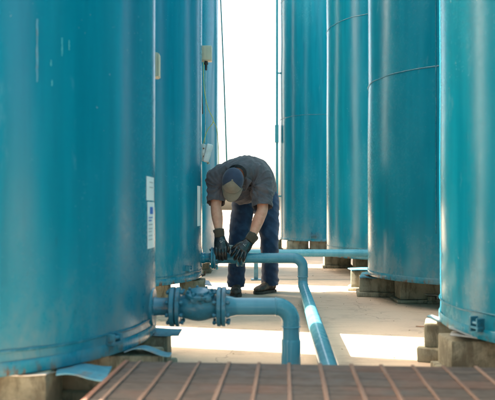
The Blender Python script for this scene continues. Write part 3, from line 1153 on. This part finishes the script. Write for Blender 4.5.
def person():
    t = thing('person', 'worker in charcoal shirt, jeans, black gloves and cap bending over the pipe', 'person', (.05, 5.85, 0))
    lo = Vector(t.location)

    def put(name, bm, m, parent=t, smooth=True, angle=None):
        bmesh.ops.translate(bm, verts=bm.verts[:], vec=-lo)
        return obj(name, bm, M[m], parent, smooth, angle=angle)

    hipL, hipR = P(244, 200, 6.04), P(267, 199, 6.08)
    kneeL, kneeR = P(237.5, 246, 5.83), P(269.5, 243, 5.93)
    ankL, ankR = P(236, 286, 5.84), P(270.3, 285, 5.98)
    shL, shR = P(217.5, 178, 5.60), P(261, 177, 5.62)
    elL, elR = P(216.0, 206, 5.50), P(262.5, 209, 5.50)
    wrL, wrR = P(219.2, 233, 5.43), P(251.5, 238, 5.43)
    sp = [(P(259, 192, 6.12), .185, .145), (P(256, 181, 6.00), .190, .158), (P(250, 173.5, 5.86), .200, .160),
          (P(244.5, 171.5, 5.73), .210, .150), (P(240, 172, 5.62), .205, .122), (P(237.5, 173.5, 5.54), .15, .095), (P(236, 175, 5.49), .075, .07)]
    tilt = (shR - shL).normalized()

    def torso(bm, k, dz=0.0, upto=7):
        st = []
        for i in range(upto):
            c, w, th = sp[i]
            a = sp[max(0, i - 1)][0]
            b = sp[min(len(sp) - 1, i + 1)][0]
            d = (b - a).normalized()
            wx = (X - d * X.dot(d)).normalized()
            wx = wx.lerp(tilt, .3 * i / 6).normalized()
            thv = d.cross(wx).normalized()
            if thv.z < 0:
                thv = -thv
            st.append((c, wx * w * k, thv * th * k))
        ell_loft(bm, st)

    # head frame
    f_ = Vector((-.14, .02, -.988)).normalized()      # face direction
    u_ = Vector((-.03, -.998, -.04))
    u_ = (u_ - f_ * u_.dot(f_)).normalized()           # crown direction
    s_ = f_.cross(u_).normalized()
    if s_.x < 0:
        s_ = -s_
    hc = P(232.8, 181.5, 5.385)

    def H(s, f, u):
        return hc + s_ * s + f_ * f + u_ * u

    # ---- body: one continuous surface
    bm = BM()
    torso(bm, .86)
    ellipsoid(bm, P(256, 199, 6.08), X * .155, Vector((0, .12, 0)), Vector((0, 0, .13)))
    capsule(bm, [hipL, kneeL, ankL], [.078, .056, .042])
    capsule(bm, [hipR, kneeR, ankR], [.078, .056, .042])
    for (a, toe) in ((ankL, P(236, 292, 5.77)), (ankR, P(265, 291, 5.92))):
        capsule(bm, [a, Vector((a.x, a.y, .06)), Vector((toe.x, toe.y, .05))], [.042, .036, .026])
    capsule(bm, [P(238, 174, 5.6), shL], [.085, .075])
    capsule(bm, [P(242, 174, 5.62), shR], [.085, .075])
    capsule(bm, [shL, shL.lerp(elL, .55), elL, elL.lerp(wrL, .35), wrL, wrL.lerp(P(220.5, 243, 5.42), .6)], [.064, .056, .050, .053, .034, .03])
    capsule(bm, [shR, shR.lerp(elR, .55), elR, elR.lerp(wrR, .35), wrR, wrR.lerp(P(244, 247, 5.41), .6)], [.066, .058, .051, .054, .035, .03])
    capsule(bm, [P(236.5, 175, 5.52), H(0, -.035, -.085), H(0, -.02, -.03)], [.066, .060, .062])
    ellipsoid(bm, H(0, -.006, .012), s_ * .079, f_ * .098, u_ * .092)          # skull
    ellipsoid(bm, H(0, .038, -.062), s_ * .062, f_ * .058, u_ * .066)          # face and jaw
    ellipsoid(bm, H(0, .072, -.105), s_ * .030, f_ * .024, u_ * .022)          # chin
    capsule(bm, [H(0, .098, -.012), H(0, .116, -.048)], [.010, .016])           # nose
    for q in (-1, 1):
        ellipsoid(bm, H(q * .014, .104, -.052), s_ * .010, f_ * .009, u_ * .008)
        ellipsoid(bm, H(q * .035, .085, -.038), s_ * .022, f_ * .014, u_ * .018)  # cheek
        ellipsoid(bm, H(q * .030, .089, .012), s_ * .026, f_ * .012, u_ * .009)   # brow
        ellipsoid(bm, H(q * .083, -.004, -.022), s_ * .009, f_ * .019, u_ * .033)  # ear
        ellipsoid(bm, H(q * .089, -.009, -.020), s_ * .005, f_ * .020, u_ * .031)
    bm = fuse(bm, .0065, 4)
    put('body', bm, 'skin')
    for q in (-1, 1):
        bm = BM()
        ellipsoid(bm, H(q * .031, .0885, -.008), s_ * .013, f_ * .010, u_ * .008, 16, 10)
        put('eye', bm, 'eye')
    bm = BM()
    capsule(bm, [H(-.024, .094, -.081), H(0, .102, -.079), H(.024, .094, -.081)], [.004, .0075, .004], 10)
    put('mouth', bm, 'lip')
    # hair round the back and sides under the cap
    bm = BM()
    ellipsoid(bm, H(0, -.018, .004), s_ * .0845, f_ * .097, u_ * .088, 40, 24)
    cut(bm, H(0, .03, 0), f_)
    cut(bm, H(0, 0, -.052), -u_)
    for v in bm.verts:
        v.co += noise.noise_vector(v.co * 160) * .003
    put('hair', bm, 'hair')

    # ---- jeans
    bm = BM()
    ellipsoid(bm, P(256, 199, 6.09), X * .178, Vector((0, .142, 0)), Vector((0, 0, .155)))
    capsule(bm, [hipL + Vector((0, -.01, 0)), hipL.lerp(kneeL, .5), kneeL, kneeL.lerp(ankL, .55), ankL + Vector((0, .005, -.01))], [.118, .108, .088, .083, .084], 24)
    capsule(bm, [hipR, hipR.lerp(kneeR, .5), kneeR, kneeR.lerp(ankR, .55), ankR + Vector((0, .005, -.01))], [.122, .112, .091, .084, .085], 24)

    def fold_j(c, n):
        hz = c.z
        k = .5 + .8 * math.exp(-((hz - .47) / .14) ** 2) + 1.2 * math.exp(-((hz - .13) / .10) ** 2) + .6 * math.exp(-((hz - .82) / .12) ** 2)
        d = noise.noise(Vector((c.x * 6 + c.z * 5, c.y * 6, c.z * 9 + c.x * 7))) * 1.5 + .35 * noise.noise(Vector((c.x * 12, c.y * 12, c.z * 30 + c.x * 14)))
        return (1 - abs(d) * 2.2) * .0046 * k

    bm = fuse(bm, .008, 5, fn=fold_j)
    cut(bm, Vector((0, 0, .075)), Vector((0, 0, -1)))
    put('jeans', bm, 'jeans')
    # rear belt loop and back pocket seam
    bm = BM()
    pk = P(271, 199, 5.93)
    # ---- shirt
    bm = BM()
    torso(bm, 1.0)
    ellipsoid(bm, P(243, 188, 5.74), X * .165, Vector((0, .13, 0)), Vector((0, 0, .150)))       # belly and hanging front
    ellipsoid(bm, P(257, 193, 6.05), X * .19, Vector((0, .15, 0)), Vector((0, 0, .135)))
    capsule(bm, [P(238, 171.5, 5.62), shL + Vector((0, 0, .008)), shL.lerp(elL, .45), shL.lerp(elL, .93)], [.105, .092, .083, .082], 24)
    capsule(bm, [P(243, 171.5, 5.62), shR + Vector((0, 0, .008)), shR.lerp(elR, .45), shR.lerp(elR, .97)], [.11, .098, .090, .088], 24)

    def crease(v):
        return max(0.0, 1 - abs(v) * 3.2)

    def fold_s(c, n):
        out = 0.0
        for sh, el in ((shL, elL), (shR, elR)):
            # pulls fanning out from the armpit and lengthwise folds down the sleeve
            ap = sh.lerp(el, .35) + Vector((.05 if sh is shL else -.07, .02, 0))
            d = c - ap
            r_ = d.length
            if r_ < .34:
                a = math.atan2(d.z, d.x) * 3.2 + d.y * 9
                out += crease(noise.noise(Vector((a, r_ * 3.5, ap.x * 9)))) * .021 * (1 - r_ / .34)
        # long drags along the back
        s_ = (c.y - 5.5) * .8
        out += crease(noise.noise(Vector((c.x * 11 - s_ * 7, s_ * 5, c.z * 5 + 3)))) * .011
        out += crease(noise.noise(Vector((c.x * 21 + c.z * 9, c.y * 9, c.z * 13)))) * .0022
        if c.z < 1.06:
            out += crease(noise.noise(Vector((c.x * 8, c.y * 8, c.z * 26 + c.x * 10)))) * .006
        return out - .004

    bm = fuse(bm, .0075, 6, fn=fold_s)
    # open the sleeves and the hem
    geomcut = [(elL.lerp(shL, .10), (elL - shL).normalized(), lambda c: c.x < -.20 and c.z < 1.0),
               (elR.lerp(shR, .05), (elR - shR).normalized(), lambda c: c.x > .03 and c.y < 5.72 and c.z < 1.0)]
    for (pc, nc, cond) in geomcut:
        fs = [f for f in bm.faces if cond(f.calc_center_median())]
        vs = {v for f in fs for v in f.verts}
        es = {e for f in fs for e in f.edges}
        bmesh.ops.bisect_plane(bm, geom=list(vs) + list(es) + fs, plane_co=pc, plane_no=nc, clear_outer=False)
        kill = [f for f in bm.faces if cond(f.calc_center_median()) and (f.calc_center_median() - pc).dot(nc) > 1e-5]
        bmesh.ops.delete(bm, geom=kill, context='FACES')
    # collar opening round the neck
    nk = P(236.3, 175.5, 5.487)
    kill = [f for f in bm.faces if (f.calc_center_median() - nk).length < .078 and f.calc_center_median().y < 5.53]
    bmesh.ops.delete(bm, geom=kill, context='FACES')
    bmesh.ops.remove_doubles(bm, verts=bm.verts[:], dist=.0006)
    bmesh.ops.dissolve_degenerate(bm, edges=bm.edges[:], dist=.0005)
    bm.normal_update()
    ret = bmesh.ops.duplicate(bm, geom=bm.faces[:])
    newf = [g for g in ret['geom'] if isinstance(g, bmesh.types.BMFace)]
    newv = [g for g in ret['geom'] if isinstance(g, bmesh.types.BMVert)]
    vm = ret['vert_map']
    for v in newv:
        src = vm[v] if v in vm else v
        v.co -= src.normal * .004
    bmesh.ops.reverse_faces(bm, faces=newf)
    shirt = put('shirt', bm, 'shirt')
    # hems of the sleeves, collar, yoke seam, pocket
    def ringband(c, axis, r, w, name, m, squash=1.0, wide=X):
        bm2 = BM()
        axis = axis.normalized()
        uu = (wide - axis * wide.dot(axis)).normalized()
        vv = axis.cross(uu)
        n = 40
        A, B = [], []
        for k in range(n):
            a = 2 * PI * k / n
            rr2 = r + .003 * noise.noise(Vector((math.cos(a) * 2, math.sin(a) * 2, c.x)))
            d = uu * math.cos(a) * rr2 + vv * math.sin(a) * rr2 * squash
            A.append(bm2.verts.new(c + d - axis * w / 2))
            B.append(bm2.verts.new(c + d * 1.01 + axis * w / 2))
        for k in range(n):
            bm2.faces.new((A[k], A[(k + 1) % n], B[(k + 1) % n], B[k]))
        bmesh.ops.solidify(bm2, geom=bm2.faces[:], thickness=.004)
        o = put(name, bm2, m, t)
        return o
    # collar: raised fold behind the neck
    bm = BM()
    ax = (H(0, -.03, -.06) - P(237, 174, 5.56)).normalized()
    for i in range(1):
        cc = P(236.6, 173.8, 5.475)
        uu = (X - ax * X.dot(ax)).normalized()
        vv = ax.cross(uu)
        n = 36
        A, B = [], []
        for k in range(n + 1):
            a = 2 * PI * (k / n)
            A.append(bm.verts.new(cc + uu * math.cos(a) * .090 + vv * math.sin(a) * .082 - ax * .022))
            B.append(bm.verts.new(cc + uu * math.cos(a) * .078 + vv * math.sin(a) * .072 + ax * .024))
        for k in range(n):
            bm.faces.new((A[k], A[k + 1], B[k + 1], B[k]))
    bmesh.ops.solidify(bm, geom=bm.faces[:], thickness=.006)
    co = put('collar', bm, 'shirt')

    # collar points lying open at the throat
    for q, (p0, p1, p2) in ((1, (P(246.5, 177, 5.50), P(252, 181, 5.47), P(245.5, 191, 5.50))),
                            (-1, (P(223.5, 178, 5.52), P(219.5, 182, 5.50), P(223.5, 190, 5.51)))):
        bm = BM()
        a_, b_, c_ = bm.verts.new(p0), bm.verts.new(p1), bm.verts.new(p2)
        bm.faces.new((a_, b_, c_))
        bmesh.ops.subdivide_edges(bm, edges=bm.edges[:], cuts=3, use_grid_fill=True)
        for v in bm.verts:
            v.co.y -= .006 + .004 * noise.noise(v.co * 30)
        bmesh.ops.solidify(bm, geom=bm.faces[:], thickness=.004)
        put('collar_point', bm, 'shirt')
    # ---- cap
    ca, cf, cu = .0975, .1165, .104
    cz = .006
    def crown(a0, a1, name, m, grow=1.0, low=-.02):
        b3 = BM()
        n, q = 26, 12
        rows = []
        for i in range(n + 1):
            a = a0 + (a1 - a0) * i / n
            row = []
            for j in range(q + 1):
                e = -.10 + (PI / 2 + .10) * j / q
                ce, se = math.cos(e), math.sin(e)
                fx = 1.0 + .0 * ce
                row.append(b3.verts.new(H(ca * grow * ce * math.sin(a), cf * grow * ce * math.cos(a) * fx - .008, cz + cu * grow * (se if se > 0 else se * .8))))
            rows.append(row)
        for i in range(n):
            for j in range(q):
                b3.faces.new((rows[i][j], rows[i + 1][j], rows[i + 1][j + 1], rows[i][j + 1]))
        bmesh.ops.remove_doubles(b3, verts=b3.verts[:], dist=.0004)
        for v in b3.verts:
            v.co += (v.co - hc).normalized() * noise.noise(v.co * 30) * .003
        bmesh.ops.recalc_face_normals(b3, faces=b3.faces[:])
        bmesh.ops.solidify(b3, geom=b3.faces[:], thickness=.003)
        return put(name, b3, m)
    cp = crown(rad(58), rad(302), 'cap_crown', 'capblue')
    cp['label'] = 'navy back of the cap'
    fp = crown(rad(-59), rad(59), 'cap_front', 'capgrey', 1.012)
    fp['label'] = 'olive grey front panel of the cap'
    bm = BM()
    ellipsoid(bm, H(0, -.008, cz + cu * 1.01), s_ * .008, f_ * .008, u_ * .006, 14, 8)
    put('cap_button', bm, 'capgrey')
    # brim
    bm = BM()
    n, q = 26, 8
    rows = []
    for i in range(n + 1):
        a = rad(-64) + rad(128) * i / n
        base = Vector((ca * 1.0 * math.sin(a), cf * math.cos(a) - .010, 0))
        ext = .078 * max(0, math.cos(a * 90 / 66)) ** .55
        row = []
        for j in range(q + 1):
            s = j / q
            sx = base.x * (1 + .04 * s)
            fy = base.y + ext * s
            uz = -.006 - .018 * s - 2.9 * sx * sx - .012 * s * s
            row.append(bm.verts.new(H(sx, fy, uz + .004)))
        rows.append(row)
    for i in range(n):
        for j in range(q):
            bm.faces.new((rows[i][j], rows[i + 1][j], rows[i + 1][j + 1], rows[i][j + 1]))
    bmesh.ops.recalc_face_normals(bm, faces=bm.faces[:])
    bmesh.ops.solidify(bm, geom=bm.faces[:], thickness=.004)
    put('cap_brim', bm, 'capgrey')

    # ---- gloves
    def finger(b4, pts, r=.0098):
        capsule(b4, pts, [r * 1.08] + [r * 1.02] * (len(pts) - 2) + [r * .82], 12, 5)

    # left of picture: closed hand on top of the pipe
    b4 = BM()
    ell_loft(b4, [(wrL + Vector((0, 0, .01)), X * .038, Vector((0, .028, 0))), (P(220, 238, 5.42), X * .050, Vector((0, .030, 0))),
                  (P(220.6, 243, 5.405), X * .060, Vector((0, .030, .004))), (P(220.8, 248, 5.395), X * .061, Vector((0, .027, .004))), (P(220.8, 250.5, 5.392), X * .054, Vector((0, .016, .003)))], 20)
    for i, (dx, L) in enumerate(((-5.0, .90), (-1.8, 1.0), (1.4, 1.04), (4.6, .96))):
        x0 = 220.8 + dx
        finger(b4, [P(x0 * .97 + 220.8 * .03, 246, 5.40), P(x0, 250.5, 5.378), P(x0 + .3, 250.5 + 5.0 * L, 5.380), P(x0 + .5, 250.5 + 7.8 * L, 5.402), P(x0 + .6, 250.5 + 9.0 * L, 5.430)], .0150)
    finger(b4, [P(224.5, 240, 5.41), P(227.6, 244.5, 5.385), P(228.8, 249.0, 5.385), P(228.2, 252.0, 5.395)], .0125)
    b4 = fuse(b4, .0034, 2)
    gl = put('glove', b4, 'glove')
    # right of picture: hand laid over the flange, fingers spread down to the left
    b4 = BM()
    hx = Vector((.80, 0, -.60)).normalized()      # across the knuckles in the picture plane
    ell_loft(b4, [(wrR + Vector((.003, 0, .004)), hx * .040, Vector((0, .028, 0))), (P(248.5, 242, 5.40), hx * .050, Vector((0, .030, 0))),
                  (P(245.2, 246, 5.385), hx * .060, Vector((0, .028, 0))), (P(242.2, 249.6, 5.372), hx * .061, Vector((0, .026, 0))), (P(240.8, 251.2, 5.372), hx * .054, Vector((0, .016, 0)))], 20)
    for (k0, k1, k2, k3) in ((P(237.6, 246.8, 5.372), P(234.4, 251.2, 5.352), P(232.0, 254.4, 5.372), P(231.4, 255.8, 5.40)),
                             (P(240.2, 249.2, 5.362), P(237.0, 254.6, 5.338), P(235.0, 257.6, 5.360), P(234.6, 259.4, 5.395)),
                             (P(243.0, 251.4, 5.362), P(240.6, 257.0, 5.338), P(239.3, 259.6, 5.358), P(239.2, 261.4, 5.395)),
                             (P(246.0, 252.4, 5.366), P(244.6, 257.4, 5.345), P(243.8, 259.4, 5.362), P(243.6, 261.0, 5.395))):
        finger(b4, [k0.lerp(P(246, 245, 5.385), .4), k0, k1, k2, k3], .0142)
    finger(b4, [P(243.5, 242, 5.39), P(238.5, 243.4, 5.37), P(234.2, 246.4, 5.372), P(231.8, 249.2, 5.385)], .0125)
    b4 = fuse(b4, .0034, 2)
    gr = put('glove', b4, 'glove')
    # pale worn print on the backs
    for (cx, cy, D, a) in ((221.5, 241.6, 5.372, -8), (245.0, 245.0, 5.352, 35)):
        bm = BM()
        for k, (dx, dy, w) in enumerate(((-1.2, -.6, .012), (.7, -.4, .009), (-.3, .6, .017))):
            add_box(bm, P(cx + dx, cy + dy, D), (w, .004, .0045), Matrix.Rotation(rad(a), 4, 'Y'))
        put('glove_print', bm, 'greyink', smooth=False)
    for (c0, c1, ra, rb2) in ((P(218.6, 229.5, 5.44), P(219.8, 237.5, 5.425), .050, .047), (P(253.8, 235.2, 5.44), P(248.6, 241.8, 5.41), .053, .049)):
        bm = BM()
        d = (c1 - c0)
        Lc = d.length
        add_lathe(bm, c0, d, [(0, ra - .006), (0.0, ra), (Lc * .2, ra + .002), (Lc * .5, ra - .004), (Lc * .8, rb2), (Lc, rb2 - .003), (Lc, rb2 - .012)], 28, False)
        for v in bm.verts:
            v.co += noise.noise_vector(v.co * 45) * .005
        put('glove_cuff', bm, 'cuff')

    # ---- boots
    def boot(heel, toe, lift=0.0):
        d = Vector((toe.x - heel.x, toe.y - heel.y, 0))
        L = d.length
        d.normalize()
        w = Vector((-d.y, d.x, 0))
        h0 = Vector((heel.x, heel.y, 0))
        b5 = BM()
        ell = []
        for (s, hw, z0, z1) in ((-.02, .022, .03, .10), (.0, .036, .022, .13), (.06, .040, .022, .15), (.12, .039, .022, .14), (.17, .042, .022, .105), (.22, .050, .022, .085), (.27, .047, .022, .075), (.30, .034, .024, .065), (.315, .015, .03, .05)):
            ell.append((h0 + d * (s * L / .30) + Vector((0, 0, (z0 + z1) / 2)), w * hw * 1.1, Vector((0, 0, (z1 - z0) / 2))))
        ell_loft(b5, ell, 22)
        capsule(b5, [h0 + d * .055 + Vector((0, 0, .09)), h0 + d * .045 + Vector((0, 0, .17))], [.052, .055])
        b5 = fuse(b5, .006, 3, fn=lambda c, n: .003 * noise.noise(c * 28))
        bo = put('boot', b5, 'boot')
        b6 = BM()
        outl = []
        for (s, hw) in ((-.025, .018), (-.005, .036), (.06, .041), (.14, .040), (.2, .048), (.25, .052), (.29, .042), (.312, .022), (.32, .004)):
            outl.append((s, hw))
        top, bot = [], []
        ring = [(s, hw) for (s, hw) in outl] + [(s, -hw) for (s, hw) in reversed(outl)]
        for (s, hw) in ring:
            p = h0 + d * (s * L / .30) + w * hw * 1.12
            bot.append(b6.verts.new(p + Vector((0, 0, .001))))
            top.append(b6.verts.new(p + Vector((0, 0, .028))))
        b6.faces.new(top)
        b6.faces.new(list(reversed(bot)))
        for k in range(len(ring)):
            k2 = (k + 1) % len(ring)
            b6.faces.new((bot[k], bot[k2], top[k2], top[k]))
        bmesh.ops.recalc_face_normals(b6, faces=b6.faces[:])
        bmesh.ops.translate(b6, verts=b6.verts[:], vec=-lo)
        obj('sole', b6, M['sole'], bo)
    boot(Vector((xs(237, 5.86), 5.90, 0)), Vector((xs(235.5, 5.68), 5.645, 0)))
    boot(Vector((xs(273.5, 5.99), 6.00, 0)), Vector((xs(256, 5.86), 5.835, 0)))
    return t


person()

# ------------------------------------------------------------ camera, light, sky
cam = bpy.data.cameras.new('Camera')
cam.sensor_width = 36
cam.lens = F / 495 * 36
cam.shift_y = 10 / 495
cam.clip_end = 3000
cam.clip_start = .05
cam.dof.use_dof = True
cam.dof.focus_distance = 5.55
cam.dof.aperture_fstop = 2.8
co = bpy.data.objects.new('Camera', cam)
co.location = (0, 0, CAM_H)
co.rotation_euler = (PI / 2, 0, 0)
link(co)
SC.camera = co

EL = 47
AZ = math.atan2(-1, .225)            # from the left, slightly beyond the row
sun = bpy.data.lights.new('Sun', 'SUN')
sun.energy = 4.5
sun.angle = rad(.53)
sun.color = (1.0, .94, .84)
so = bpy.data.objects.new('Sun', sun)
ld = Vector((math.sin(AZ) * math.cos(rad(EL)), math.cos(AZ) * math.cos(rad(EL)), math.sin(rad(EL))))
so.rotation_euler = (-ld).to_track_quat('-Z', 'Y').to_euler()
so.location = (-6, 4, 9)
link(so)

w = bpy.data.worlds.new('World')
SC.world = w
w.use_nodes = True
nt = w.node_tree
sky = nt.nodes.new('ShaderNodeTexSky')
sky.sky_type = 'NISHITA'
sky.sun_disc = False
sky.sun_elevation = rad(EL)
sky.sun_rotation = AZ % (2 * PI)
sky.air_density = .7
sky.dust_density = 6.0
sky.ozone_density = .3
bg = nt.nodes['Background']
bg.inputs['Strength'].default_value = .13
tint = nt.nodes.new('ShaderNodeMix')
tint.data_type = 'RGBA'
tint.blend_type = 'MULTIPLY'
tint.inputs[0].default_value = 1
nt.links.new(sky.outputs[0], tint.inputs[6])
tint.inputs[7].default_value = (1.0, .94, .79, 1)
nt.links.new(tint.outputs[2], bg.inputs['Color'])

SC.view_settings.view_transform = 'Standard'
SC.view_settings.look = 'None'
SC.view_settings.gamma = 1
SC.view_settings.use_curve_mapping = False
SC.view_settings.exposure = 3.05
SC.cycles.max_bounces = 8
SC.cycles.use_denoising = True
